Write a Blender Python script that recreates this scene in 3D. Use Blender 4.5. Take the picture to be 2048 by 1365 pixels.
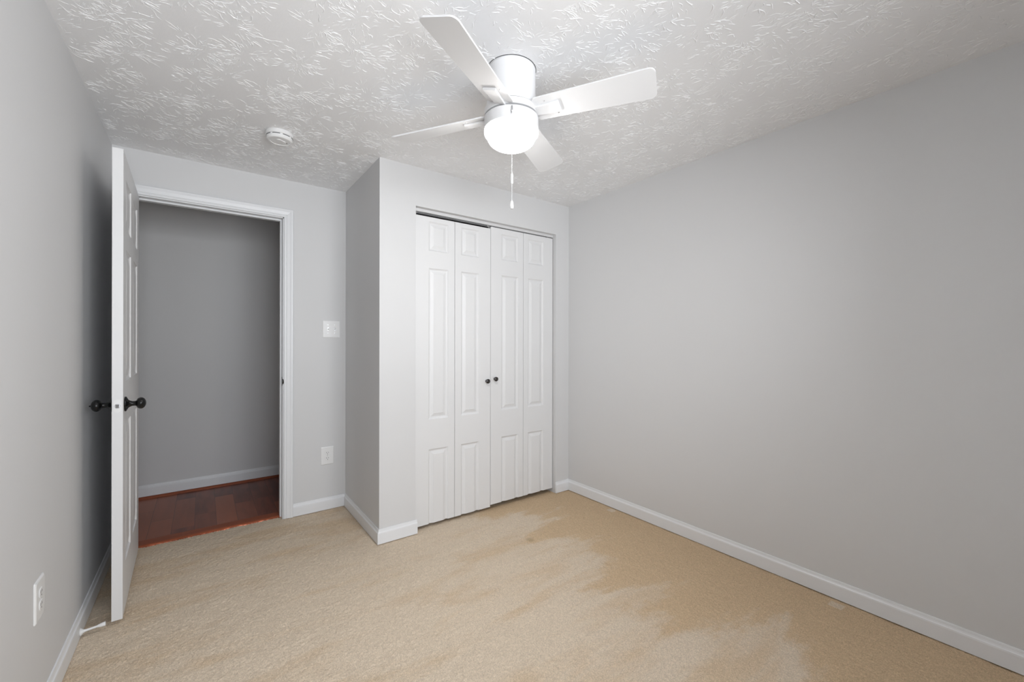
import bpy, bmesh, math, random
import numpy as np
from mathutils import Vector, Matrix

for o in list(bpy.data.objects):
    bpy.data.objects.remove(o)
SC = bpy.context.scene
COL = SC.collection
PI = math.pi

# ------------------------------------------------------------ camera
F_PX, YAW, PITCH, ROLL, CAM_H = 836.15, 0.6362, 0.0006, 0.0015, 1.21
fw = Vector((math.sin(YAW)*math.cos(PITCH), math.cos(YAW)*math.cos(PITCH), math.sin(PITCH)))
rt = Vector((math.cos(YAW), -math.sin(YAW), 0))
up = rt.cross(fw)
r2 = rt*math.cos(ROLL) + up*math.sin(ROLL)
u2 = -rt*math.sin(ROLL) + up*math.cos(ROLL)
cam = bpy.data.cameras.new('camera')
cam.sensor_width = 36; cam.lens = F_PX/2048*36; cam.clip_start = 0.02
co = bpy.data.objects.new('camera', cam); COL.objects.link(co)
m = Matrix((r2, u2, -fw)).transposed().to_4x4(); m.translation = (0, 0, CAM_H)
co.matrix_world = m
SC.camera = co

# ------------------------------------------------------------ world, daylight, exposure
w = bpy.data.worlds.new('world'); SC.world = w; w.use_nodes = True
bg = w.node_tree.nodes['Background']
bg.inputs[1].default_value = 1.0
# bright overcast sky above the horizon, lower half made brighter to throw added light on the ceiling
_n = w.node_tree.nodes; _l = w.node_tree.links
_tc = _n.new('ShaderNodeTexCoord'); _sx = _n.new('ShaderNodeSeparateXYZ'); _mr = _n.new('ShaderNodeMapRange'); _mx = _n.new('ShaderNodeMix')
_mx.data_type = 'RGBA'
_l.new(_tc.outputs['Generated'], _sx.inputs[0]); _l.new(_sx.outputs[2], _mr.inputs['Value'])
_mr.inputs['From Min'].default_value = -0.03; _mr.inputs['From Max'].default_value = 0.03
_l.new(_mr.outputs[0], _mx.inputs[0])
_mx.inputs[6].default_value = (3.05, 3.15, 3.28, 1); _mx.inputs[7].default_value = (2.30, 2.41, 2.56, 1)
_l.new(_mx.outputs[2], bg.inputs[0])
SC.view_settings.view_transform = 'Standard'
SC.view_settings.look = 'None'
SC.view_settings.gamma = 1
SC.view_settings.use_curve_mapping = False
SC.view_settings.exposure = 2.0

# room measures (metres)
H = 2.31
XL, XR = -0.413, 2.4056          # left and right wall
YB = -0.70                        # wall with the window behind the camera
D1, D2, CX = 3.2134, 2.4775, 0.8461   # door wall, closet front, closet side
WT = 0.115
OL, OR_, OT = -0.330, 0.435, 2.045    # doorway jamb faces and head
CL, CR, CT = 1.0755, 2.2647, 2.0634   # closet opening
YH0, YH1 = D1+WT, 4.266               # hallway
WX0, WX1, WZ0, WZ1 = -0.25, 1.40, 0.75, 2.10   # window in the back wall

# portal in the window opening: helps the renderer sample the sky light that enters there
l = bpy.data.lights.new('window_portal', 'AREA'); l.shape = 'RECTANGLE'
l.size, l.size_y = WX1-WX0, WZ1-WZ0
l.cycles.is_portal = True
lo = bpy.data.objects.new('window_portal', l); COL.objects.link(lo)
lo.location = ((WX0+WX1)/2, YB-WT-0.02, (WZ0+WZ1)/2); lo.rotation_euler = (PI/2, 0, 0)
GLOBE_STRENGTH = 16

# ------------------------------------------------------------ materials
def mat(name, col, rough=0.5, metal=0.0, spec=0.5, noise=None, bump=None):
    """noise=(scale, amount) tints the colour; bump=(scale, strength, distance)"""
    m = bpy.data.materials.new(name); m.use_nodes = True
    nt = m.node_tree; b = nt.nodes['Principled BSDF']
    b.inputs['Base Color'].default_value = (*col, 1)
    b.inputs['Roughness'].default_value = rough
    b.inputs['Metallic'].default_value = metal
    b.inputs['Specular IOR Level'].default_value = spec
    tc = nt.nodes.new('ShaderNodeTexCoord')
    if noise:
        n = nt.nodes.new('ShaderNodeTexNoise'); n.inputs['Scale'].default_value = noise[0]
        n.inputs['Detail'].default_value = 4
        nt.links.new(tc.outputs['Object'], n.inputs['Vector'])
        mx = nt.nodes.new('ShaderNodeMix'); mx.data_type = 'RGBA'
        a = noise[1]
        mx.inputs[6].default_value = (*[c*(1-a) for c in col], 1)
        mx.inputs[7].default_value = (*[min(1, c*(1+a)) for c in col], 1)
        nt.links.new(n.outputs[0], mx.inputs[0]); nt.links.new(mx.outputs[2], b.inputs['Base Color'])
    if bump:
        n2 = nt.nodes.new('ShaderNodeTexNoise'); n2.inputs['Scale'].default_value = bump[0]
        n2.inputs['Detail'].default_value = 3
        nt.links.new(tc.outputs['Object'], n2.inputs['Vector'])
        bp = nt.nodes.new('ShaderNodeBump'); bp.inputs['Strength'].default_value = bump[1]
        bp.inputs['Distance'].default_value = bump[2]
        nt.links.new(n2.outputs[0], bp.inputs['Height']); nt.links.new(bp.outputs[0], b.inputs['Normal'])
    return m

M_wall = mat('wall_paint', (0.685, 0.685, 0.687), 0.55, spec=0.3, noise=(1.3, 0.012), bump=(420, 0.12, 0.0006))
M_trim = mat('trim_paint', (0.80, 0.81, 0.825), 0.35, spec=0.4, bump=(60, 0.05, 0.0008))
M_door = mat('door_paint', (0.765, 0.765, 0.767), 0.42, spec=0.4, bump=(90, 0.05, 0.0006))
M_fan = mat('fan_enamel', (0.77, 0.77, 0.775), 0.4, noise=(3, 0.01))
M_plastic = mat('white_plastic', (0.84, 0.84, 0.835), 0.25, noise=(5, 0.01))
M_black = mat('oil_rubbed_bronze', (0.006, 0.006, 0.006), 0.25, metal=0.0, spec=0.35, noise=(20, 0.2))
M_dark = mat('dark_slot', (0.012, 0.012, 0.012), 0.7, noise=(20, 0.2))
M_steel = mat('brushed_steel', (0.55, 0.55, 0.56), 0.3, metal=1.0, noise=(40, 0.1))
M_knob = mat('dark_pewter', (0.10, 0.095, 0.095), 0.22, metal=0.9, noise=(30, 0.1))

def globe_mat():
    m = bpy.data.materials.new('lit_opal_glass'); m.use_nodes = True
    nt = m.node_tree; b = nt.nodes['Principled BSDF']
    b.inputs['Base Color'].default_value = (0.9, 0.9, 0.9, 1); b.inputs['Roughness'].default_value = 0.2
    # rim glow turned down so the blades do not burn out, bottom turned up
    tc = nt.nodes.new('ShaderNodeTexCoord'); sx = nt.nodes.new('ShaderNodeSeparateXYZ')
    r = nt.nodes.new('ShaderNodeMapRange')
    r.inputs['From Min'].default_value = -0.262; r.inputs['From Max'].default_value = -0.300
    r.inputs['To Min'].default_value = GLOBE_STRENGTH*0.14; r.inputs['To Max'].default_value = GLOBE_STRENGTH*1.4
    nt.links.new(tc.outputs['Object'], sx.inputs[0]); nt.links.new(sx.outputs[2], r.inputs['Value'])
    nt.links.new(r.outputs[0], b.inputs['Emission Strength'])
    b.inputs['Emission Color'].default_value = (1.0, 0.985, 0.965, 1)
    return m
M_globe = globe_mat()

def glass_mat():
    m = bpy.data.materials.new('window_glass'); m.use_nodes = True
    nt = m.node_tree; nt.nodes.remove(nt.nodes['Principled BSDF'])
    out = nt.nodes['Material Output']
    t = nt.nodes.new('ShaderNodeBsdfTransparent'); g = nt.nodes.new('ShaderNodeBsdfGlossy')
    g.inputs['Roughness'].default_value = 0.02
    f = nt.nodes.new('ShaderNodeFresnel'); x = nt.nodes.new('ShaderNodeMixShader')
    nt.links.new(f.outputs[0], x.inputs[0]); nt.links.new(t.outputs[0], x.inputs[1]); nt.links.new(g.outputs[0], x.inputs[2])
    nt.links.new(x.outputs[0], out.inputs['Surface'])
    return m
M_glass = glass_mat()

class NG:
    """small helper to write node maths"""
    def __init__(s, name):
        s.m = bpy.data.materials.new(name); s.m.use_nodes = True
        s.nt = s.m.node_tree; s.b = s.nt.nodes['Principled BSDF']
        s.tc = s.nt.nodes.new('ShaderNodeTexCoord').outputs['Object']
    def l(s, a, b): s.nt.links.new(a, b)
    def put(s, inp, v):
        if isinstance(v, (int, float)): inp.default_value = v
        elif isinstance(v, (tuple, list)): inp.default_value = v
        else: s.l(v, inp)
    def M(s, op, a, b=0.0, c=0.0, clamp=False):
        n = s.nt.nodes.new('ShaderNodeMath'); n.operation = op; n.use_clamp = clamp
        for i, v in enumerate((a, b, c)): s.put(n.inputs[i], v)
        return n.outputs[0]
    def V(s, op, a, b=(0, 0, 0), scale=None):
        n = s.nt.nodes.new('ShaderNodeVectorMath'); n.operation = op
        s.put(n.inputs[0], a); s.put(n.inputs[1], b)
        if scale is not None: s.put(n.inputs['Scale'], scale)
        return n.outputs['Value'] if op in ('LENGTH', 'DOT_PRODUCT', 'DISTANCE') else n.outputs['Vector']
    def noise(s, v, scale, detail=3, rough=0.5, dist=0.0):
        n = s.nt.nodes.new('ShaderNodeTexNoise'); s.put(n.inputs['Vector'], v)
        n.inputs['Scale'].default_value = scale; n.inputs['Detail'].default_value = detail
        n.inputs['Roughness'].default_value = rough; n.inputs['Distortion'].default_value = dist
        return n
    def ss(s, v, a, b, lo=0.0, hi=1.0):
        n = s.nt.nodes.new('ShaderNodeMapRange'); n.interpolation_type = 'SMOOTHSTEP'
        s.put(n.inputs['Value'], v); s.put(n.inputs['From Min'], a); s.put(n.inputs['From Max'], b)
        s.put(n.inputs['To Min'], lo); s.put(n.inputs['To Max'], hi)
        return n.outputs[0]
    def mix(s, f, a, b):
        n = s.nt.nodes.new('ShaderNodeMix'); n.data_type = 'RGBA'
        s.put(n.inputs[0], f); s.put(n.inputs[6], a); s.put(n.inputs[7], b)
        return n.outputs[2]
    def xyz(s, v):
        n = s.nt.nodes.new('ShaderNodeSeparateXYZ'); s.put(n.inputs[0], v); return n.outputs
    def comb(s, x, y, z):
        n = s.nt.nodes.new('ShaderNodeCombineXYZ')
        for i, v in enumerate((x, y, z)): s.put(n.inputs[i], v)
        return n.outputs[0]
    def bump(s, h, strength, dist):
        n = s.nt.nodes.new('ShaderNodeBump'); n.inputs['Strength'].default_value = strength
        n.inputs['Distance'].default_value = dist; s.put(n.inputs['Height'], h); return n.outputs[0]

def ceiling_mat():
    g = NG('stomped_ceiling_plaster')
    g.b.inputs['Base Color'].default_value = (0.87, 0.87, 0.875, 1)
    g.b.inputs['Roughness'].default_value = 0.5
    g.b.inputs['Specular IOR Level'].default_value = 0.35
    n = g.noise(g.tc, 45, 4, 0.6).outputs[0]
    g.l(g.bump(n, 0.35, 0.0022), g.b.inputs['Normal'])
    return g.m
M_ceil = ceiling_mat()

def carpet_mat():
    g = NG('beige_cut_pile_carpet')
    p = g.tc; x = g.xyz(p)
    # broad worn areas; streaks run along x the way the vacuum went
    sp = g.comb(g.M('MULTIPLY', x[0], 0.55), g.M('MULTIPLY', x[1], 2.1), 0.0)
    n1 = g.noise(g.V('ADD', sp, (3.7, 1.9, 0)), 1.9, 5, 0.6, 0.4).outputs[0]
    n2 = g.noise(p, 6.0, 4, 0.6).outputs[0]
    # soiled border towards the right wall
    bd = g.M('ADD', x[0], g.M('ADD', g.M('MULTIPLY', g.M('SUBTRACT', n1, 0.5), 2.1), g.M('MULTIPLY', g.M('SUBTRACT', n2, 0.5), 0.45)))
    tan = g.ss(g.M('ADD', bd, g.M('MULTIPLY', g.M('SUBTRACT', g.noise(p, 22, 4, 0.65).outputs[0], 0.5), 0.34)), 1.56, 1.88)
    # blotches elsewhere
    n3 = g.noise(g.V('ADD', sp, (9.2, 4.4, 2)), 2.6, 4, 0.6, 0.3).outputs[0]
    blot = g.M('MULTIPLY', g.ss(n3, 0.46, 0.68), 0.65)
    f = g.M('MAXIMUM', tan, blot)
    # clean squares where furniture feet stood
    def foot(cx, cy, r):
        dx = g.M('ABSOLUTE', g.M('SUBTRACT', x[0], cx)); dy = g.M('ABSOLUTE', g.M('SUBTRACT', x[1], cy))
        return g.ss(g.M('MAXIMUM', dx, dy), r*0.8, r*1.05, 1.0, 0.0)
    ft = g.M('MAXIMUM', foot(2.345, 0.66, 0.028), foot(2.36, 1.99, 0.028))
    f = g.M('MULTIPLY', f, g.M('SUBTRACT', 1.0, ft))
    c = g.mix(f, (0.695, 0.580, 0.450, 1), (0.620, 0.462, 0.302, 1))
    # dirty spot in front of the closet
    sx = g.M('SUBTRACT', x[0], 1.61); sy = g.M('SUBTRACT', x[1], 1.99)
    sd = g.M('SQRT', g.M('ADD', g.M('MULTIPLY', sx, sx), g.M('MULTIPLY', sy, sy)))
    c = g.mix(g.M('MULTIPLY', g.ss(sd, 0.012, 0.035, 1, 0), 0.4), c, (0.28, 0.22, 0.12, 1))
    # fibre speckle
    f1 = g.noise(p, 210, 3, 0.7).outputs[0]
    f2 = g.noise(p, 55, 3, 0.6).outputs[0]
    k = g.M('ADD', g.ss(f1, 0.3, 0.7, 0.80, 1.14), g.M('MULTIPLY', g.M('SUBTRACT', f2, 0.5), 0.22))
    c = g.V('SCALE', c, scale=k)
    g.l(c, g.b.inputs['Base Color'])
    g.b.inputs['Roughness'].default_value = 0.95
    g.b.inputs['Specular IOR Level'].default_value = 0.1
    hh = g.M('ADD', f1, g.M('MULTIPLY', f2, 0.8))
    g.l(g.bump(hh, 0.6, 0.004), g.b.inputs['Normal'])
    return g.m
M_carpet = carpet_mat()

def wood_mat(name, planks=True):
    g = NG(name)
    p = g.tc; x = g.xyz(p)
    PW = 0.118
    u = g.M('DIVIDE', g.M('ADD', x[0], 5.0), PW) if planks else g.M('MULTIPLY', x[1], 3.0)
    i = g.M('FLOOR', u); fr = g.M('SUBTRACT', u, i)
    wn = g.nt.nodes.new('ShaderNodeTexWhiteNoise'); wn.noise_dimensions = '1D'; g.l(i, wn.inputs['W'])
    rnd = wn.outputs['Value']
    # board ends
    v = g.M('ADD', g.M('DIVIDE', x[1], 0.62), g.M('MULTIPLY', rnd, 7.3))
    j = g.M('FLOOR', v); fv = g.M('SUBTRACT', v, j)
    wn2 = g.nt.nodes.new('ShaderNodeTexWhiteNoise'); wn2.noise_dimensions = '2D'
    g.l(g.comb(i, j, 0.0), wn2.inputs['Vector'])
    tone = wn2.outputs['Value'] if planks else 0.55
    if planks:
        q = g.comb(g.M('MULTIPLY', x[0], 7.0), g.M('MULTIPLY', x[1], 1.3), g.M('MULTIPLY', tone, 40.0))
    else:
        q = g.comb(g.M('MULTIPLY', x[0], 1.3), g.M('MULTIPLY', x[1], 9.0), 2.0)
    n = g.noise(q, 2.6, 3, 0.45, 0.3).outputs[0]
    c = g.mix(g.ss(n, 0.35, 0.7), (0.125, 0.032, 0.018, 1), (0.24, 0.064, 0.033, 1))
    c2 = g.mix(g.M('MULTIPLY', g.M('POWER', tone, 1.6), 0.9) if planks else 0.6, c, (0.36, 0.105, 0.046, 1))
    if planks:
        gap = g.M('MAXIMUM', g.ss(g.M('ABSOLUTE', g.M('SUBTRACT', fr, 0.5)), 0.485, 0.497),
                  g.ss(g.M('ABSOLUTE', g.M('SUBTRACT', fv, 0.5)), 0.4965, 0.4995))
        c2 = g.mix(g.M('MULTIPLY', gap, 0.8), c2, (0.03, 0.008, 0.005, 1))
        g.l(g.bump(g.M('MULTIPLY', gap, -1.0), 0.5, 0.001), g.b.inputs['Normal'])
    g.l(c2, g.b.inputs['Base Color'])
    g.b.inputs['Roughness'].default_value = 0.34 if planks else 0.5
    g.b.inputs['Specular IOR Level'].default_value = 0.4 if planks else 0.25
    return g.m
M_wood = wood_mat('cherry_floor_boards'); M_woodtrim = wood_mat('cherry_moulding', False)

# ------------------------------------------------------------ mesh helpers
def box(bm, x0, x1, y0, y1, z0, z1, bev=0.0, seg=2):
    vs = [bm.verts.new((x, y, z)) for x in (x0, x1) for y in (y0, y1) for z in (z0, z1)]
    idx = [(0, 1, 3, 2), (4, 6, 7, 5), (0, 4, 5, 1), (2, 3, 7, 6), (0, 2, 6, 4), (1, 5, 7, 3)]
    fs = [bm.faces.new([vs[i] for i in f]) for f in idx]
    if bev:
        es = list({e for f in fs for e in f.edges})
        bmesh.ops.bevel(bm, geom=es, offset=bev, segments=seg, profile=0.5, affect='EDGES')
def lathe(bm, prof, mtx=None, seg=48, caps=True):
    """prof: (radius, height) from one end to the other, about local z"""
    mtx = mtx or Matrix()
    rings = []
    for r, h in prof:
        if r < 1e-6: rings.append([bm.verts.new(mtx @ Vector((0, 0, h)))])
        else: rings.append([bm.verts.new(mtx @ Vector((r*math.cos(2*PI*k/seg), r*math.sin(2*PI*k/seg), h))) for k in range(seg)])
    for a, b in zip(rings, rings[1:]):
        for k in range(seg):
            k2 = (k+1) % seg
            if len(a) == 1 and len(b) == 1: continue
            if len(a) == 1: bm.faces.new((a[0], b[k2], b[k]))
            elif len(b) == 1: bm.faces.new((a[k], a[k2], b[0]))
            else: bm.faces.new((a[k], a[k2], b[k2], b[k]))
    if caps:
        for rg in (rings[0], rings[-1]):
            if len(rg) > 2: bm.faces.new(rg)
def prism(bm, pts, z0, z1, mtx=None, bev=0):
    mtx = mtx or Matrix()
    a = [bm.verts.new(mtx @ Vector((x, y, z0))) for x, y in pts]
    b = [bm.verts.new(mtx @ Vector((x, y, z1))) for x, y in pts]
    fs = [bm.faces.new(a[::-1]), bm.faces.new(b)]
    n = len(pts)
    for i in range(n): fs.append(bm.faces.new((a[i], a[(i+1) % n], b[(i+1) % n], b[i])))
    if bev:
        es = list({e for f in fs[:2] for e in f.edges})
        bmesh.ops.bevel(bm, geom=es, offset=bev, segments=2, profile=0.5, affect='EDGES')
def rrect(w, h, r, n=5):
    pts = []
    for cx, cy, a0 in ((w/2-r, h/2-r, 0), (-w/2+r, h/2-r, PI/2), (-w/2+r, -h/2+r, PI), (w/2-r, -h/2+r, 1.5*PI)):
        for k in range(n+1):
            a = a0 + PI/2*k/n; pts.append((cx+r*math.cos(a), cy+r*math.sin(a)))
    return pts
def obj(name, bm, m, parent=None, smooth=None):
    bmesh.ops.recalc_face_normals(bm, faces=bm.faces)
    me = bpy.data.meshes.new(name); bm.to_mesh(me); bm.free()
    me.materials.append(m)
    if smooth is not None:
        for p in me.polygons: p.use_smooth = True
        me.set_sharp_from_angle(angle=math.radians(smooth))
    o = bpy.data.objects.new(name, me); COL.objects.link(o)
    if parent is not None: o.parent = parent
    return o
def new(): return bmesh.new()
def tag(o, label=None, cat=None, group=None, kind=None):
    if label: o['label'] = label
    if cat: o['category'] = cat
    if group: o['group'] = group
    if kind: o['kind'] = kind
    return o
def struct(o, label, cat): return tag(o, label, cat, kind='structure')
def empty(name, loc=(0, 0, 0), rot=(0, 0, 0)):
    o = bpy.data.objects.new(name, None); COL.objects.link(o); o.empty_display_size = 0.1
    o.location = loc; o.rotation_euler = rot; return o

# ------------------------------------------------------------ room shell
# carpet: a fine grid with tuft relief
def carpet():
    nx, ny = 520, 720
    xs = np.linspace(XL, XR, nx); ys = np.linspace(YB, 3.262, ny)
    X, Y = np.meshgrid(xs, ys)
    rng = np.random.default_rng(4)
    def smooth(a, k):
        for _ in range(k): a = (a + np.roll(a, 1, 0) + np.roll(a, 1, 1) + np.roll(a, -1, 0) + np.roll(a, -1, 1))/5
        return a
    t = rng.random((ny, nx)); Z = -0.0042*t
    b = smooth(rng.random((ny, nx)), 40); b = (b-b.mean())/b.std(); Z -= 0.0008*(b+2)
    # ragged cut edge at the threshold
    Y[-1, :] += rng.random(nx)*0.006 - 0.004; Z[-1, :] -= 0.004
    co_ = np.stack([X, Y, Z], -1).reshape(-1, 3).astype(np.float32)
    i = np.arange(nx*ny).reshape(ny, nx)
    q = np.stack([i[:-1, :-1], i[:-1, 1:], i[1:, 1:], i[1:, :-1]], -1).reshape(-1, 4)
    # drop the cells that lie under the closet's side wall corner block
    me = bpy.data.meshes.new('floor')
    me.vertices.add(len(co_)); me.vertices.foreach_set('co', co_.ravel())
    me.loops.add(q.size); me.loops.foreach_set('vertex_index', q.ravel().astype(np.int32))
    me.polygons.add(len(q)); me.polygons.foreach_set('loop_start', np.arange(0, q.size, 4, dtype=np.int32))
    me.polygons.foreach_set('loop_total', np.full(len(q), 4, dtype=np.int32))
    me.update(calc_edges=True); me.materials.append(M_carpet)
    me.polygons.foreach_set('use_smooth', np.ones(len(q), dtype=bool))
    o = bpy.data.objects.new('floor', me); COL.objects.link(o)
    return o
struct(carpet(), 'worn beige cut pile carpet covering the bedroom floor', 'carpet')

bm = new(); box(bm, -1.7, 1.9, 3.262, YH1, -0.06, -0.004)
struct(obj('floor_hallway', bm, M_wood), 'dark cherry wood plank floor in the hallway beyond the doorway', 'floor')
def plaster_ridges():
    """crow's foot brush stamps: bursts of thin wobbling ridges standing out of the ceiling plane"""
    rng = np.random.default_rng(11)
    V, Fq = [], []; nv = 0
    S = 0.152
    for gx in np.arange(XL-0.05, XR+0.1, S):
        for gy in np.arange(YB, D1+0.1, S):
            cx, cy = gx+rng.uniform(-0.07, 0.07), gy+rng.uniform(-0.07, 0.07)
            R_ = rng.uniform(0.075, 0.125); n = int(rng.uniform(52, 100))
            squash = rng.uniform(0.7, 1.0); sa = rng.uniform(0, PI)
            gap = rng.uniform(0, 2*PI)
            for _ in range(n):
                a = rng.uniform(0, 2*PI)
                if abs((a-gap+PI) % (2*PI)-PI) < 0.5: continue
                r = R_*(0.12+0.88*rng.random()**0.75)
                dx, dy = math.cos(a), math.sin(a)
                k = dx*math.cos(sa)+dy*math.sin(sa)
                x, y = cx+r*dx*(squash+(1-squash)*k*k), cy+r*dy*(squash+(1-squash)*k*k)
                th = a+rng.normal(0, 0.30)
                L = rng.uniform(0.009, 0.036)*(1.6 if rng.random() < 0.15 else 1)
                m_ = max(4, int(L/0.0045)); st = L/m_
                wv = rng.uniform(0.0011, 0.0022)*(1.35 if rng.random() < 0.2 else 1); hv = wv*rng.uniform(0.45, 0.85)
                P = []; curl = rng.normal(0, 9)
                for i in range(m_+1):
                    P.append((x, y)); th += rng.normal(0, 0.22)+curl*st
                    x += st*math.cos(th); y += st*math.sin(th)
                P = np.array(P)
                if P[:, 0].min() < XL+0.002 or P[:, 0].max() > XR-0.002 or P[:, 1].max() > D1-0.002: continue
                T = np.gradient(P, axis=0); T /= np.linalg.norm(T, axis=1)[:, None]
                N = np.stack([-T[:, 1], T[:, 0]], 1)
                t = np.linspace(0, 1, m_+1); e = np.sqrt(np.clip(np.sin(PI*t), 0, 1))*rng.uniform(0.75, 1.15, m_+1)
                e = np.maximum(e, 0.08)
                q = np.zeros((m_+1, 3, 3))
                q[:, 0, :2] = P-N*(wv*e)[:, None]; q[:, 2, :2] = P+N*(wv*e)[:, None]
                q[:, 1, :2] = P+N*(wv*e*rng.uniform(-0.4, 0.4))[:, None]
                q[:, 0, 2] = q[:, 2, 2] = H+0.0003; q[:, 1, 2] = H-hv*e
                V.append(q.reshape(-1, 3))
                i0 = nv+3*np.arange(m_)[:, None]
                Fq.append(i0+np.array([[0, 1, 4, 3]])); Fq.append(i0+np.array([[1, 2, 5, 4]]))
                nv += 3*(m_+1)
    return np.concatenate(V), np.concatenate(Fq)
def ceiling():
    V, Q = plaster_ridges()
    x0, x1, y0, y1, z0, z1 = -1.8, XR+0.1, YB-WT, YH1+0.1, H, H+0.1
    bx_ = np.array([(x, y, z) for x in (x0, x1) for y in (y0, y1) for z in (z0, z1)])
    bq = np.array([(0, 2, 6, 4), (1, 5, 7, 3), (0, 4, 5, 1), (2, 3, 7, 6), (0, 1, 3, 2), (4, 6, 7, 5)])
    n = len(V); V = np.concatenate([V, bx_]); Q = np.concatenate([Q, bq+n])
    me = bpy.data.meshes.new('ceiling')
    me.vertices.add(len(V)); me.vertices.foreach_set('co', V.astype(np.float32).ravel())
    me.loops.add(Q.size); me.loops.foreach_set('vertex_index', Q.ravel().astype(np.int32))
    me.polygons.add(len(Q)); me.polygons.foreach_set('loop_start', np.arange(0, Q.size, 4, dtype=np.int32))
    me.polygons.foreach_set('loop_total', np.full(len(Q), 4, dtype=np.int32))
    me.update(calc_edges=True); me.materials.append(M_ceil)
    me.polygons.foreach_set('use_smooth', np.zeros(len(Q), dtype=bool))
    o = bpy.data.objects.new('ceiling', me); COL.objects.link(o); return o
struct(ceiling(), 'white ceiling with stomped brush texture', 'ceiling')

bm = new(); box(bm, XL-0.1, XL, YB, D1, -0.06, H)
struct(obj('wall_left', bm, M_wall), 'light grey painted wall at left behind the open door', 'wall')
bm = new(); box(bm, XR, XR+0.1, YB, YH0, -0.06, H)
struct(obj('wall_right', bm, M_wall), 'large bare light grey painted wall on the right', 'wall')
bm = new()
JT = 0.019
box(bm, XL-0.1, OL-JT, D1, YH0, -0.06, H); box(bm, OL-JT, OR_+JT, D1, YH0, OT+JT, H); box(bm, OR_+JT, XR, D1, YH0, -0.06, H)
struct(obj('wall_front', bm, M_wall), 'light grey wall around the open doorway', 'wall')
bm = new()
box(bm, CX, CX+0.1, D2+WT, D1, -0.06, H)
box(bm, CX, CL, D2, D2+WT, -0.06, H); box(bm, CL, CR, D2, D2+WT, CT, H); box(bm, CR, XR, D2, D2+WT, -0.06, H)
struct(obj('wall_closet', bm, M_wall), 'light grey closet walls jutting into the room around the bifold doors', 'wall')
bm = new()
box(bm, XL-0.1, WX0, YB-WT, YB, -0.06, H); box(bm, WX1, XR+0.1, YB-WT, YB, -0.06, H)
box(bm, WX0, WX1, YB-WT, YB, WZ1, H); box(bm, WX0, WX1, YB-WT, YB, -0.06, WZ0)
struct(obj('wall_back', bm, M_wall), 'light grey window wall behind the viewpoint', 'wall')
bm = new()
box(bm, -1.7, 1.9, YH1, YH1+0.1, -0.06, H)
struct(obj('wall_hallway', bm, M_wall), 'grey hallway wall seen through the open doorway', 'wall')
bm = new(); box(bm, -1.8, -1.7, YH0, YH1+0.1, -0.06, H); box(bm, 1.9, 2.0, YH0, YH1+0.1, -0.06, H); box(bm, -1.8, XL-0.1, YH0-0.1, YH0, -0.06, H)
struct(obj('wall_hallway_end', bm, M_wall), 'grey end walls closing the hallway', 'wall')

# window behind the camera
wn = empty('window_1', ((WX0+WX1)/2, YB-WT/2, WZ0)); struct(wn, 'white double hung window behind the viewpoint', 'window')
ww, wh = WX1-WX0, WZ1-WZ0
bm = new()
t = 0.045
box(bm, -ww/2, -ww/2+t, -0.03, 0.03, 0, wh); box(bm, ww/2-t, ww/2, -0.03, 0.03, 0, wh)
box(bm, -ww/2+t, ww/2-t, -0.03, 0.03, 0, t); box(bm, -ww/2+t, ww/2-t, -0.03, 0.03, wh-t, wh)
box(bm, -ww/2+t, ww/2-t, -0.02, 0.02, wh/2-0.02, wh/2+0.02); box(bm, -0.02, 0.02, -0.02, 0.02, t, wh/2-0.02); box(bm, -0.02, 0.02, -0.02, 0.02, wh/2+0.02, wh-t)
obj('window_frame', bm, M_trim, wn)
bm = new(); box(bm, -ww/2+t, ww/2-t, -0.003, 0.003, t, wh-t); obj('pane', bm, M_glass, wn)
bm = new(); box(bm, -ww/2-0.05, ww/2+0.05, 0.03, WT/2+0.03, -0.02, 0.0, 0.003); obj('window_sill', bm, M_trim, wn)

# ------------------------------------------------------------ baseboards and casings
BB = [(0.0001, 0.0005), (0.0125, 0.0005), (0.0125, 0.060), (0.0115, 0.066), (0.0085, 0.0695), (0.0065, 0.0745), (0.0055, 0.081), (0.0045, 0.0845), (0.0001, 0.085)]
def run(bm, A, B, n, ms, me_, prof=BB):
    """moulding from A to B against a wall whose normal is n; ms/me_ lengthen the run by that many profile depths at each end"""
    A = Vector((*A, 0)); B = Vector((*B, 0)); n = Vector((*n, 0)); d = (B-A).normalized()
    ra = [bm.verts.new(A + n*t - d*(ms*t) + Vector((0, 0, z))) for t, z in prof]
    rb = [bm.verts.new(B + n*t + d*(me_*t) + Vector((0, 0, z))) for t, z in prof]
    k = len(prof)
    for i in range(k): bm.faces.new((ra[i], ra[(i+1) % k], rb[(i+1) % k], rb[i]))
    bm.faces.new(ra); bm.faces.new(rb[::-1])
CO = 0.057; RV = 0.006                      # casing width, reveal
bm = new(); run(bm, (XL, YB), (XL, D1), (1, 0), -1, -1)
struct(obj('baseboard_left', bm, M_trim), 'white baseboard along the left wall behind the door', 'baseboard')
bm = new(); run(bm, (XR, YB), (XR, D2), (-1, 0), -1, -1)
struct(obj('baseboard_right', bm, M_trim), 'long white baseboard along the bare right wall', 'baseboard')
bm = new(); run(bm, (OR_+RV+CO, D1), (CX, D1), (0, -1), 0, -1)
struct(obj('baseboard_front', bm, M_trim), 'short white baseboard between the door casing and the closet', 'baseboard')
bm = new(); run(bm, (CX, D2), (CX, D1), (-1, 0), 1, -1); run(bm, (CX, D2), (CL+0.010, D2), (0, -1), 1, 0)
struct(obj('baseboard_closet', bm, M_trim), 'white baseboard wrapping the outer corner of the closet', 'baseboard')
bm = new(); run(bm, (CR-0.006, D2), (XR, D2), (0, -1), 0, -1)
struct(obj('baseboard_corner', bm, M_trim), 'tiny white baseboard between bifold doors and room corner', 'baseboard')
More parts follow.
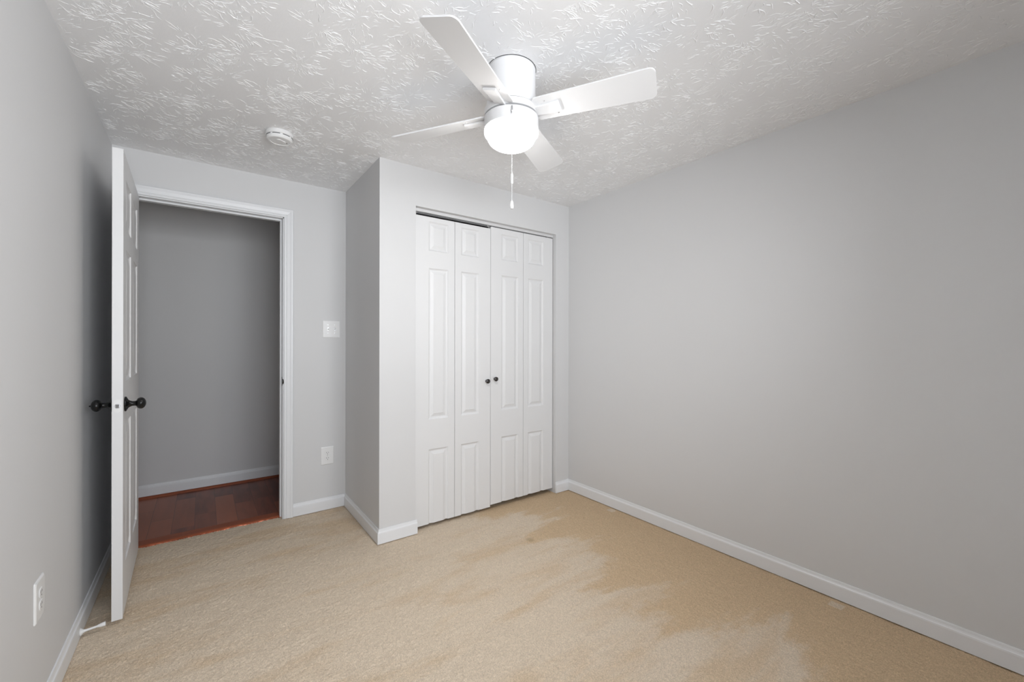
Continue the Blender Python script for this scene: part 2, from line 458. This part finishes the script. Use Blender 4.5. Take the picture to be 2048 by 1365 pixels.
bm = new(); run(bm, (-1.7, YH1), (1.9, YH1), (0, -1), 0, 0, [(t_, z+0.012) for t_, z in BB])
struct(obj('baseboard_hallway', bm, M_trim), 'white baseboard on the hallway wall above the wood moulding', 'baseboard')
bm = new(); qr = [(0.0, -0.004), (0.030, -0.004), (0.029, 0.003), (0.025, 0.008), (0.018, 0.0115), (0.0, 0.012)]
run(bm, (-1.7, YH1), (1.9, YH1), (0, -1), 0, 0, qr)
struct(obj('trim_3', bm, M_woodtrim), 'dark cherry wood moulding at the foot of the hallway wall', 'moulding')
bm = new(); th = [(0.0, -0.004), (0.0, 0.004), (0.006, 0.008), (0.078, 0.008), (0.093, 0.003), (0.095, -0.004)]
run(bm, (OR_+0.004, 3.262), (OL-0.004, 3.262), (0, 1), 0, 0, th)
struct(obj('trim_2', bm, M_woodtrim), 'reddish wood threshold strip where carpet meets hallway boards', 'threshold')

# door jambs, stop and casing: one frame
fr_ = empty('trim_1', ((OL+OR_)/2, D1, 0)); struct(fr_, 'white moulded casing and jambs framing the open doorway', 'door frame')
cx = (OL+OR_)/2; hw = (OR_-OL)/2
CP = [(0, 0.0001), (0, 0.009), (0.003, 0.0115), (0.012, 0.0115), (0.015, 0.0095), (0.018, 0.0125), (0.036, 0.0155), (0.044, 0.0185), (0.053, 0.0185), (0.057, 0.014), (0.057, 0.0001)]
bm = new()
rows = []
for o_, t_ in CP:
    e = o_+RV
    pts = [(-hw-e, 0.0), (-hw-e, OT+e), (hw+e, OT+e), (hw+e, 0.0)]
    rows.append([bm.verts.new((x, -t_, z)) for x, z in pts])
for a, b in zip(rows, rows[1:]+rows[:1]):
    for k in range(3): bm.faces.new((a[k], a[k+1], b[k+1], b[k]))
bm.faces.new([r[0] for r in rows]); bm.faces.new([r[3] for r in rows][::-1])
obj('casing', bm, M_trim, fr_)
bm = new()
box(bm, -hw-JT+0.0005, -hw, -0.0001, WT, -0.01, OT, 0.001); box(bm, hw, hw+JT-0.0005, -0.0001, WT, -0.01, OT, 0.001); box(bm, -hw, hw, -0.0001, WT, OT, OT+JT-0.0005, 0.001)
obj('jamb', bm, M_trim, fr_)
bm = new()
box(bm, -hw, -hw+0.011, 0.040, 0.075, 0.0, OT-0.011, 0.002); box(bm, hw-0.011, hw, 0.040, 0.075, 0.0, OT-0.011, 0.002); box(bm, -hw, hw, 0.040, 0.075, OT-0.011, OT, 0.002)
obj('stop_moulding', bm, M_trim, fr_)
# strike plate with curved dark lip on the latch side
bm = new(); box(bm, hw-0.0015, hw-0.0002, 0.004, 0.032, 0.905, 0.962, 0.0004)
lp = [(0.0, -0.020), (0.0, 0.020), (-0.006, 0.017), (-0.0105, 0.009), (-0.0125, 0.0), (-0.0105, -0.009), (-0.006, -0.017)]
v0 = [bm.verts.new((hw-0.0015, 0.004+a, 0.933+z)) for a, z in lp]; v1 = [bm.verts.new((hw-0.0002+(-a)*0.5, 0.004+a, 0.933+z)) for a, z in lp]
bm.faces.new(v0); bm.faces.new(v1[::-1])
for i in range(len(lp)): bm.faces.new((v0[i], v1[i], v1[(i+1) % len(lp)], v0[(i+1) % len(lp)]))
tag(obj('strike_plate', bm, M_black, fr_), 'dark strike plate')

# ------------------------------------------------------------ moulded panel doors
def panel_face(bm, W, z0, z1, panels, prof, y, sgn, open_bottom=False):
    """one face of a moulded door in the plane y, relief cut towards sgn; returns the bottom edge points when the panels run off it"""
    xs = sorted({0.0, W, *[p[0] for p in panels], *[p[1] for p in panels]})
    zs = sorted({z0, z1, *[p[2] for p in panels], *[p[3] for p in panels]})
    cache = {}
    def V(x, d, z):
        k = (round(x, 6), round(d, 6), round(z, 6))
        if k not in cache: cache[k] = bm.verts.new((x, y+sgn*d, z))
        return cache[k]
    for xa, xb in zip(xs, xs[1:]):
        for za, zb in zip(zs, zs[1:]):
            cxm, czm = (xa+xb)/2, (za+zb)/2
            if any(p[0] < cxm < p[1] and p[2] < czm < p[3] for p in panels): continue
            bm.faces.new((V(xa, 0, za), V(xb, 0, za), V(xb, 0, zb), V(xa, 0, zb)))
    for (xa, xb, za, zb) in panels:
        ob = open_bottom and abs(za-z0) < 1e-6
        def rc(o, d):
            zl = za if ob else za+o
            return [V(xa+o, d, zl), V(xb-o, d, zl), V(xb-o, d, zb-o), V(xa+o, d, zb-o)]
        rs = [rc(o, d) for o, d in prof]
        for a, b in zip(rs, rs[1:]):
            for k in range(4):
                if k == 0 and ob: continue
                k2 = (k+1) % 4
                bm.faces.new((a[k], a[k2], b[k2], b[k]))
        bm.faces.new(rs[-1])
def slab(name, W, z0, z1, T, panels, prof, parent, m=M_door, both=True, open_bottom=False):
    bm = new()
    panel_face(bm, W, z0, z1, panels, prof, 0, 1, open_bottom)
    if both: panel_face(bm, W, z0, z1, panels, prof, T, -1, open_bottom)
    else: bm.faces.new([bm.verts.new(v) for v in ((0, T, z0), (W, T, z0), (W, T, z1), (0, T, z1))])
    bmesh.ops.remove_doubles(bm, verts=bm.verts, dist=1e-6)
    # outer sides: strips between the two faces
    for xx in (0.0, W): bm.faces.new([bm.verts.new(v) for v in ((xx, 0, z0), (xx, T, z0), (xx, T, z1), (xx, 0, z1))])
    bm.faces.new([bm.verts.new(v) for v in ((0, 0, z1), (W, 0, z1), (W, T, z1), (0, T, z1))])
    if open_bottom:
        pts = [(0.0, 0.0)]
        for p in panels:
            if abs(p[2]-z0) < 1e-6:
                pts += [(p[0]+o, d) for o, d in prof] + [(p[1]-o, d) for o, d in reversed(prof)]
        pts += [(W, 0.0), (W, T), (0.0, T)]
        bm.faces.new([bm.verts.new((a, b, z0)) for a, b in pts])
    else:
        bm.faces.new([bm.verts.new(v) for v in ((0, 0, z0), (W, 0, z0), (W, T, z0), (0, T, z0))])
    bmesh.ops.remove_doubles(bm, verts=bm.verts, dist=1e-6)
    return obj(name, bm, m, parent)

# bedroom door, standing open against the left wall
P0 = Vector((-0.276, 2.432, 0)); P1 = Vector((-0.297, 3.196, 0))
dw = (P1-P0).length; ang = math.atan2(P1.y-P0.y, P1.x-P0.x)
d1 = empty('door_1', (P0.x, P0.y, 0), (0, 0, ang)); struct(d1, 'white six panel door standing open with black round knobs', 'door')
DPROF = [(0, 0), (0.003, 0.0045), (0.010, 0.0075), (0.015, 0.0085), (0.019, 0.0085), (0.046, 0.0028), (0.050, 0.0018)]
ps = []
for a, b in ((0.108, 0.325), (0.437, 0.654)):
    for za, zb in ((0.222, 0.842), (1.030, 1.620), (1.712, 1.932)): ps.append((a, b, za, zb))
# local x runs from free edge to hinge; +y local points to -x world (towards the wall)
slab('door_slab', dw, 0.018, 2.032, 0.035, ps, DPROF, d1)
KZ = 0.931; KX = 0.062
def door_knob(side):
    # side -1: room face (local -y), +1: wall face
    mt = Matrix.Translation((KX, 0 if side < 0 else 0.035, KZ)) @ Matrix.Rotation(PI/2 if side < 0 else -PI/2, 4, 'X')
    bm = new()
    lathe(bm, [(0.0, 0.0005), (0.0315, 0.0005), (0.0325, 0.003), (0.0315, 0.006), (0.026, 0.0085), (0.018, 0.0125), (0.0135, 0.018), (0.0125, 0.022), (0.0, 0.022)], mt, 40)
    ro = obj('rosette', bm, M_black, d1, 40)
    bm = new()
    pr = [(0.0, 0.022), (0.0112, 0.022), (0.0105, 0.026), (0.0105, 0.034), (0.0125, 0.0385)]
    for k in range(1, 13):
        a = -0.9 + (PI/2+0.9)*k/12
        pr.append((max(0.0, 0.0255*math.cos(a)), 0.0535+0.0185*math.sin(a)))
    pr[-1] = (0.0, pr[-1][1])
    lathe(bm, pr, mt, 40)
    kb = obj('door_knob', bm, M_black, d1, 50)
    if side > 0:
        bm = new(); lathe(bm, [(0.0, 0.0715), (0.0035, 0.0715), (0.003, 0.076), (0.0, 0.0775)], mt, 16); obj('lock_button', bm, M_black, kb, 40)
    return kb
door_knob(-1); door_knob(1)
bm = new(); mt = Matrix.Translation((0, 0.0175, KZ)) @ Matrix.Rotation(-PI/2, 4, 'Y')
prism(bm, rrect(0.057, 0.0254, 0.0124), 0.0002, 0.0014, mt)
lat = obj('latch_plate', bm, M_plastic, d1)
bm = new(); mt2 = mt @ Matrix.Identity(4)
lathe(bm, [(0.0, 0.0012), (0.0105, 0.0012), (0.0105, 0.0020), (0.0, 0.0020)], mt, 28); tag(obj('latch_bore', bm, M_steel, lat), 'steel ring around the latch bolt')
bm = new(); a = [(-0.0075, -0.006), (0.0075, -0.006), (0.0075, 0.006), (-0.0075, 0.006)]
v0 = [bm.verts.new(mt @ Vector((p_[0], p_[1], 0.0018))) for p_ in a]
v1 = [bm.verts.new(mt @ Vector((p_[0], p_[1], 0.0035 if p_[1] > 0 else 0.011))) for p_ in a]
bm.faces.new(v0[::-1]); bm.faces.new(v1)
for i in range(4): bm.faces.new((v0[i], v0[(i+1) % 4], v1[(i+1) % 4], v1[i]))
tag(obj('latch_bolt', bm, M_steel, lat), 'steel latch bolt')
for hz in (0.25, 1.05, 1.84):
    bm = new(); lathe(bm, [(0.0, hz-0.045), (0.006, hz-0.045), (0.006, hz+0.045), (0.0, hz+0.045)], Matrix.Translation((dw+0.007, 0.040, 0)), 16)
    obj('hinge', bm, M_black, d1, 40)

# bifold closet doors: two folding pairs
CPROF = [(0, 0), (0.003, 0.0035), (0.008, 0.0078), (0.013, 0.0092), (0.017, 0.0088), (0.033, 0.0030), (0.036, 0.0012)]
YD = D2+0.034
def bifold(name, x0, x1, zb, zt, label, knob_on, leaves, zoff):
    t = empty(name, (x0, YD, 0)); struct(t, label, 'closet door')
    Wt = x1-x0; Wl = (Wt-0.003)/2
    for k, (s0, s1) in enumerate(leaves):
        lf = empty('door_leaf', (k*(Wl+0.003), 0, 0)); lf.parent = t
        lf = lf
        panels = [(s0, Wl-s1, zb, 0.503+zoff), (s0, Wl-s1, 0.699+zoff, 1.687+zoff), (s0, Wl-s1, 1.800+zoff, 1.990+zoff)]
        bpy.data.objects.remove(lf)
        lf = slab('door_leaf', Wl, zb, zt, 0.030, panels, CPROF, t, both=False, open_bottom=True)
        lf.location = (k*(Wl+0.003), 0, 0)
        if k == knob_on[0]:
            bm = new(); mt = Matrix.Translation((knob_on[1], 0, knob_on[2])) @ Matrix.Rotation(PI/2, 4, 'X')
            pr = [(0.0, 0.0), (0.010, 0.0003), (0.0095, 0.002), (0.006, 0.004), (0.0055, 0.009), (0.010, 0.014), (0.0155, 0.018), (0.0165, 0.022), (0.015, 0.026), (0.011, 0.0275), (0.010, 0.0268), (0.0085, 0.0285), (0.0, 0.0300)]
            lathe(bm, pr, mt, 32)
            tag(obj('knob', bm, M_knob, lf, 35), 'small round dark metal knob')
    return t
xm = 1.663
b1 = bifold('door_2', CL+0.008, xm-0.0015, 0.018, 2.020, 'left pair of white panelled bifold closet doors, hanging lower', (1, 0.255, 0.925), ((0.097, 0.047), (0.048, 0.097)), 0.0)
b2 = bifold('door_3', xm+0.0015, CR-0.006, 0.031, 2.035, 'right pair of white panelled bifold closet doors, hanging higher', (0, 0.034, 0.937), ((0.095, 0.047), (0.044, 0.097)), 0.006)
# overhead track
tr = empty('closet_track', ((CL+CR)/2, D2+0.035, CT)); tag(tr, 'thin metal track above the bifold closet doors', 'track')
hwc = (CR-CL)/2
bm = new()
box(bm, -hwc+0.001, hwc-0.001, 0.0, 0.030, -0.004, -0.0003)
box(bm, -hwc+0.001, hwc-0.001, 0.0, 0.0015, -0.019, -0.004); box(bm, -hwc+0.001, hwc-0.001, 0.0285, 0.030, -0.019, -0.004)
box(bm, -hwc+0.001, hwc-0.001, 0.0015, 0.009, -0.019, -0.0178); box(bm, -hwc+0.001, hwc-0.001, 0.021, 0.0285, -0.019, -0.0178)
obj('channel', bm, M_wall, tr)
for xx in (-hwc+0.02, -0.02, 0.02, hwc-0.05):
    bm = new(); box(bm, xx-0.012, xx+0.012, 0.010, 0.020, -0.030, -0.012, 0.002); box(bm, xx-0.003, xx+0.003, 0.011, 0.019, -0.043 if xx < 0 else -0.029, -0.030)
    tag(obj('pivot_bracket', bm, M_steel, tr), 'steel pivot bracket')
bm = new(); box(bm, -hwc+0.002, -0.015, 0.006, 0.008, -0.031, -0.0285)
tag(obj('track_rod', bm, M_steel, tr), 'thin steel rod under the track')

# ------------------------------------------------------------ ceiling fan
FX, FY = 1.007, 1.370
fan = empty('ceiling_fan', (FX, FY, H)); tag(fan, 'white four blade flush mount ceiling fan with lit round globe', 'ceiling fan')
bm = new()
lathe(bm, [(0.0, -0.0002), (0.0975, -0.0002), (0.0985, -0.004), (0.0985, -0.012), (0.0975, -0.0135), (0.0975, -0.120), (0.1005, -0.140), (0.1035, -0.160), (0.0, -0.160)], None, 96)
obj('motor_housing', bm, M_fan, fan, 35)
bm = new(); lathe(bm, [(0.099, -0.0001), (0.1005, -0.0001), (0.1005, -0.0012), (0.099, -0.0012)], None, 96, caps=False)  # thin dark ring stands in for the shaded gap at the ceiling
tag(obj('canopy_gap_line', bm, M_dark, fan), 'dark ring drawn for the shaded gap around the canopy top')
bm = new(); lathe(bm, [(0.0, -0.160), (0.085, -0.160), (0.085, -0.206), (0.0, -0.206)], None, 64)  # shade of the gaps is put into the core's near-black colour
tag(obj('motor_core', bm, M_dark, fan, 35), 'motor core coloured dark for the shade inside the gap')
bm = new(); lathe(bm, [(0.086, -0.1645), (0.1085, -0.1645), (0.1095, -0.1655), (0.1095, -0.1885), (0.1085, -0.1895), (0.086, -0.1895), (0.086, -0.1645)], None, 96, caps=False)
obj('rotor_ring', bm, M_fan, fan, 35)
bm = new(); lathe(bm, [(0.0, -0.1965), (0.1085, -0.1965), (0.1100, -0.1980), (0.1105, -0.243), (0.1095, -0.244), (0.0, -0.244)], None, 96)
fit = obj('light_fitter', bm, M_fan, fan, 35)
bm = new()
pr = [(0.0, -0.2442), (0.1085, -0.2442), (0.1100, -0.248), (0.1102, -0.256), (0.1080, -0.262), (0.1025, -0.2665), (0.0985, -0.269), (0.0965, -0.273)]
for k in range(1, 11):
    a = PI/2*k/10
    pr.append((0.0965*math.cos(a)**0.8 if k < 10 else 0.0, -0.273-0.044*math.sin(a)))
lathe(bm, pr, None, 96)
tag(obj('globe', bm, M_globe, fan, 60), 'glowing white opal glass globe')
# blades
BR = 0.559
def blade_pts():
    w0, w1, r0, r1 = 0.056, 0.067, 0.100, BR
    pts = [(r0, -w0+0.012), (r0+0.010, -w0)]
    c = 0.022
    for k in range(7):
        a = -PI/2 + PI/2*k/6; pts.append((r1-c+c*math.cos(a), -w1+c+c*math.sin(a)))
    for k in range(7):
        a = PI/2*k/6; pts.append((r1-c+c*math.cos(a), w1-c+c*math.sin(a)))
    pts += [(r0+0.010, w0), (r0, w0-0.012)]
    return pts
for k, az in enumerate((-149, -59, 31, 121)):
    # the blade hangs level with the rotor ring; the counter-clockwise edge is the lower one
    rot = Matrix.Rotation(math.radians(az), 4, 'Z') @ Matrix.Rotation(math.radians(-15), 4, 'X')
    b = empty('blade_tmp'); bpy.data.objects.remove(b)
    bm = new(); prism(bm, blade_pts(), -0.0028, 0.0028, None, 0.0012)
    bl = obj('blade', bm, M_fan, fan)
    bl.matrix_local = Matrix.Translation((0, 0, -0.178)) @ rot
    bm = new()
    prism(bm, [(0.088, -0.020), (0.205, -0.027), (0.205, 0.027), (0.088, 0.020)], -0.0125, -0.0029, None, 0.002)
    obj('blade_arm', bm, M_fan, bl)
    for sx, sy in ((0.190, 0.036), (0.150, -0.034)):
        bm = new(); lathe(bm, [(0.0, -0.0050), (0.0025, -0.0048), (0.0032, -0.0029), (0.0, -0.0029)], Matrix.Translation((sx, sy, 0)), 12)
        obj('screw', bm, M_steel, bl)
# pull chain on the side of the fitter nearest the viewpoint
ca = math.atan2(-FY, -FX)+0.02
px_, py_ = 0.119*math.cos(ca), 0.119*math.sin(ca)
bm = new(); box(bm, 0.108, 0.1125, -0.0035, 0.0035, -0.232, -0.202, 0.0008); box(bm, 0.1095, 0.121, -0.0028, 0.0028, -0.2265, -0.2205, 0.001)
so = obj('switch_slot', bm, M_steel, fan); so.rotation_euler = (0, 0, ca); tag(so, 'metal chain outlet on the light fitter')
pc = empty('pull_chain', (px_, py_, -0.2245)); pc.parent = fan
bm = new()
z = 0.0; CHAIN_TOP, C1, C1b, C2, C2b = 0.0, -0.2420, -0.2800, -0.3440, -0.3750
def bead(zc, r=0.00165):
    bmesh.ops.create_icosphere(bm, subdivisions=1, radius=r, matrix=Matrix.Translation((0, 0, zc)))
zc = -0.002
while zc > C1: bead(zc); zc -= 0.0042
zc = C1b-0.002
while zc > C2: bead(zc); zc -= 0.0042
lathe(bm, [(0.0, -0.001), (0.0006, -0.001), (0.0006, C2), (0.0, C2)], None, 6)
for f in bm.faces: f.smooth = True
bmchain = obj('bead_chain', bm, M_plastic, pc)
bm = new(); lathe(bm, [(0.0, C1), (0.0042, C1), (0.0048, C1-0.002), (0.0048, C1b+0.002), (0.0042, C1b), (0.0, C1b)], None, 20); obj('chain_connector', bm, M_plastic, pc, 40)
bm = new(); lathe(bm, [(0.0, C2), (0.003, C2), (0.0052, C2-0.006), (0.0074, C2-0.018), (0.0074, C2-0.024), (0.0058, C2-0.030), (0.0, C2b)], None, 20); obj('pull_fob', bm, M_plastic, pc, 40)

# ------------------------------------------------------------ smoke detector
sd = empty('smoke_detector', (0.325, 2.515, H)); tag(sd, 'round white smoke detector on the ceiling left of the fan', 'smoke detector')
bm = new(); lathe(bm, [(0.0, -0.0002), (0.064, -0.0002), (0.066, -0.004), (0.066, -0.018), (0.064, -0.0195), (0.0, -0.0195)], None, 64); obj('mounting_base', bm, M_plastic, sd, 35)
bm = new(); lathe(bm, [(0.0, -0.0195), (0.061, -0.0195), (0.0625, -0.021), (0.0610, -0.036), (0.056, -0.0415), (0.047, -0.0425), (0.045, -0.0405), (0.0, -0.0400)], None, 64); cv = obj('cover', bm, M_plastic, sd, 35)
bm = new()
for k in range(8):
    a0 = 2*PI*k/8+0.10; a1 = a0+2*PI/8-0.20
    n = 8
    ri = [[bm.verts.new((r*math.cos(a0+(a1-a0)*j/n), r*math.sin(a0+(a1-a0)*j/n), zz)) for j in range(n+1)] for r, zz in ((0.0628, -0.0225), (0.0628, -0.0255), (0.0600, -0.0255), (0.0600, -0.0225))]
    for q in range(4):
        A, B = ri[q], ri[(q+1) % 4]
        for j in range(n): bm.faces.new((A[j], A[j+1], B[j+1], B[j]))
    bm.faces.new([r[0] for r in ri]); bm.faces.new([r[-1] for r in ri][::-1])
tag(obj('vent_slots', bm, M_dark, cv), 'dark vent slots')
bm = new(); prism(bm, rrect(0.048, 0.028, 0.013), -0.0432, -0.040, Matrix.Translation((0.004, -0.004, 0)) @ Matrix.Rotation(0.5, 4, 'Z'), 0.0008); obj('test_button', bm, M_plastic, cv)
bm = new(); lathe(bm, [(0.0, -0.0425), (0.0022, -0.0425), (0.0022, -0.0405), (0.0, -0.0405)], Matrix.Translation((0.034, 0.006, 0)), 12); tag(obj('indicator', bm, M_dark, cv), 'small dark indicator hole')

# ------------------------------------------------------------ wall plates
def plate_root(name, loc, rz, label, cat, group=None):
    t = empty(name, loc, (0, 0, rz)); tag(t, label, cat, group); return t
UPR = Matrix.Rotation(PI/2, 4, 'X')      # local z of prisms points to -y (out of a wall whose normal is -y)
def cover_plate(t, w_, h_):
    bm = new()
    a = rrect(w_, h_, 0.005); b = rrect(w_-0.003, h_-0.003, 0.005); c = rrect(w_-0.010, h_-0.010, 0.004)
    rows = [[bm.verts.new(UPR @ Vector((x, y, z))) for x, y in pts] for pts, z in ((a, 0.0002), (a, 0.0022), (b, 0.0040), (c, 0.0058))]
    n = len(a)
    for A, B in zip(rows, rows[1:]):
        for i in range(n): bm.faces.new((A[i], A[(i+1) % n], B[(i+1) % n], B[i]))
    bm.faces.new(rows[0]); bm.faces.new(rows[-1])
    return obj('cover_plate', bm, M_plastic, t)
def outlet(loc, rz, label):
    t = plate_root('electrical_outlet', loc, rz, label, 'outlet', 'duplex wall outlets')
    cover_plate(t, 0.088, 0.128)
    for s in (1, -1):
        bm = new(); c0 = s*0.0195
        pts = []
        for k in range(32):
            a = 2*PI*k/32; pts.append((0.0172*math.cos(a), max(-0.0140, min(0.0140, 0.0172*math.sin(a)))+c0))
        prism(bm, pts, 0.0058, 0.0078, UPR, 0.0005); rc = obj('receptacle', bm, M_plastic, t)
        bm = new()
        for xx, hh in ((-0.0063, 0.0085), (0.0063, 0.0068)): prism(bm, [(xx-0.0011, c0+0.002-hh/2+0.0015), (xx+0.0011, c0+0.002-hh/2+0.0015), (xx+0.0011, c0+0.002+hh/2+0.0015), (xx-0.0011, c0+0.002+hh/2+0.0015)], 0.0070, 0.0080, UPR)
        lathe(bm, [(0.0, 0.0070), (0.0024, 0.0070), (0.0024, 0.0080), (0.0, 0.0080)], UPR @ Matrix.Translation((0, c0-0.0078, 0)), 14)
        tag(obj('slots', bm, M_dark, rc), 'dark plug slots')
    bm = new(); lathe(bm, [(0.0, 0.0058), (0.0032, 0.0058), (0.0028, 0.0068), (0.0, 0.0070)], UPR, 14); obj('screw', bm, M_steel, t)
    return t
outlet((0.7205, D1, 0.385), 0, 'white outlet low on the wall between doorway and closet')
outlet((XL, 1.925, 0.404), PI/2, 'white outlet low on the left wall in front of the open door')
t = plate_root('light_switch', (0.7465, D1, 1.296), 0, 'white double toggle light switch on the wall beside the doorway', 'light switch')
cover_plate(t, 0.120, 0.125)
for s in (-1, 1):
    bm = new(); prism(bm, [(s*0.023-0.0052, -0.0122), (s*0.023+0.0052, -0.0122), (s*0.023+0.0052, 0.0122), (s*0.023-0.0052, 0.0122)], 0.0052, 0.0066, UPR); fr2 = tag(obj('toggle_frame', bm, M_steel, t), 'grey toggle slot')
    bm = new(); mt = UPR @ Matrix.Translation((s*0.023, 0.001, 0.0050)) @ Matrix.Rotation(math.radians(-24*s), 4, 'X')
    prism(bm, rrect(0.0076, 0.0100, 0.002, 3), 0.0, 0.0135, mt, 0.0008); obj('toggle', bm, M_plastic, t)
    for zz in (-0.030, 0.030):
        bm = new(); lathe(bm, [(0.0, 0.0056), (0.0030, 0.0056), (0.0026, 0.0066), (0.0, 0.0068)], UPR @ Matrix.Translation((s*0.023, zz, 0)), 14); obj('screw', bm, M_steel, t)

# ------------------------------------------------------------ door stop on the left baseboard
ds = empty('door_stop', (XL+0.0125, 2.412, 0.022)); tag(ds, 'small white door stop on the left baseboard behind the door', 'door stop')
RX = Matrix.Rotation(PI/2, 4, 'Y')
bm = new(); lathe(bm, [(0.0, 0.0002), (0.015, 0.0002), (0.0155, 0.002), (0.012, 0.005), (0.0065, 0.010), (0.0045, 0.018), (0.0042, 0.052), (0.0, 0.052)], RX, 28); obj('post', bm, M_plastic, ds, 40)
bm = new(); lathe(bm, [(0.0, 0.050), (0.0050, 0.050), (0.0080, 0.062), (0.0088, 0.072), (0.0080, 0.075), (0.0, 0.0755)], RX, 28); obj('rubber_tip', bm, M_plastic, ds, 40)
ds.rotation_euler = (0, math.radians(-5), 0)
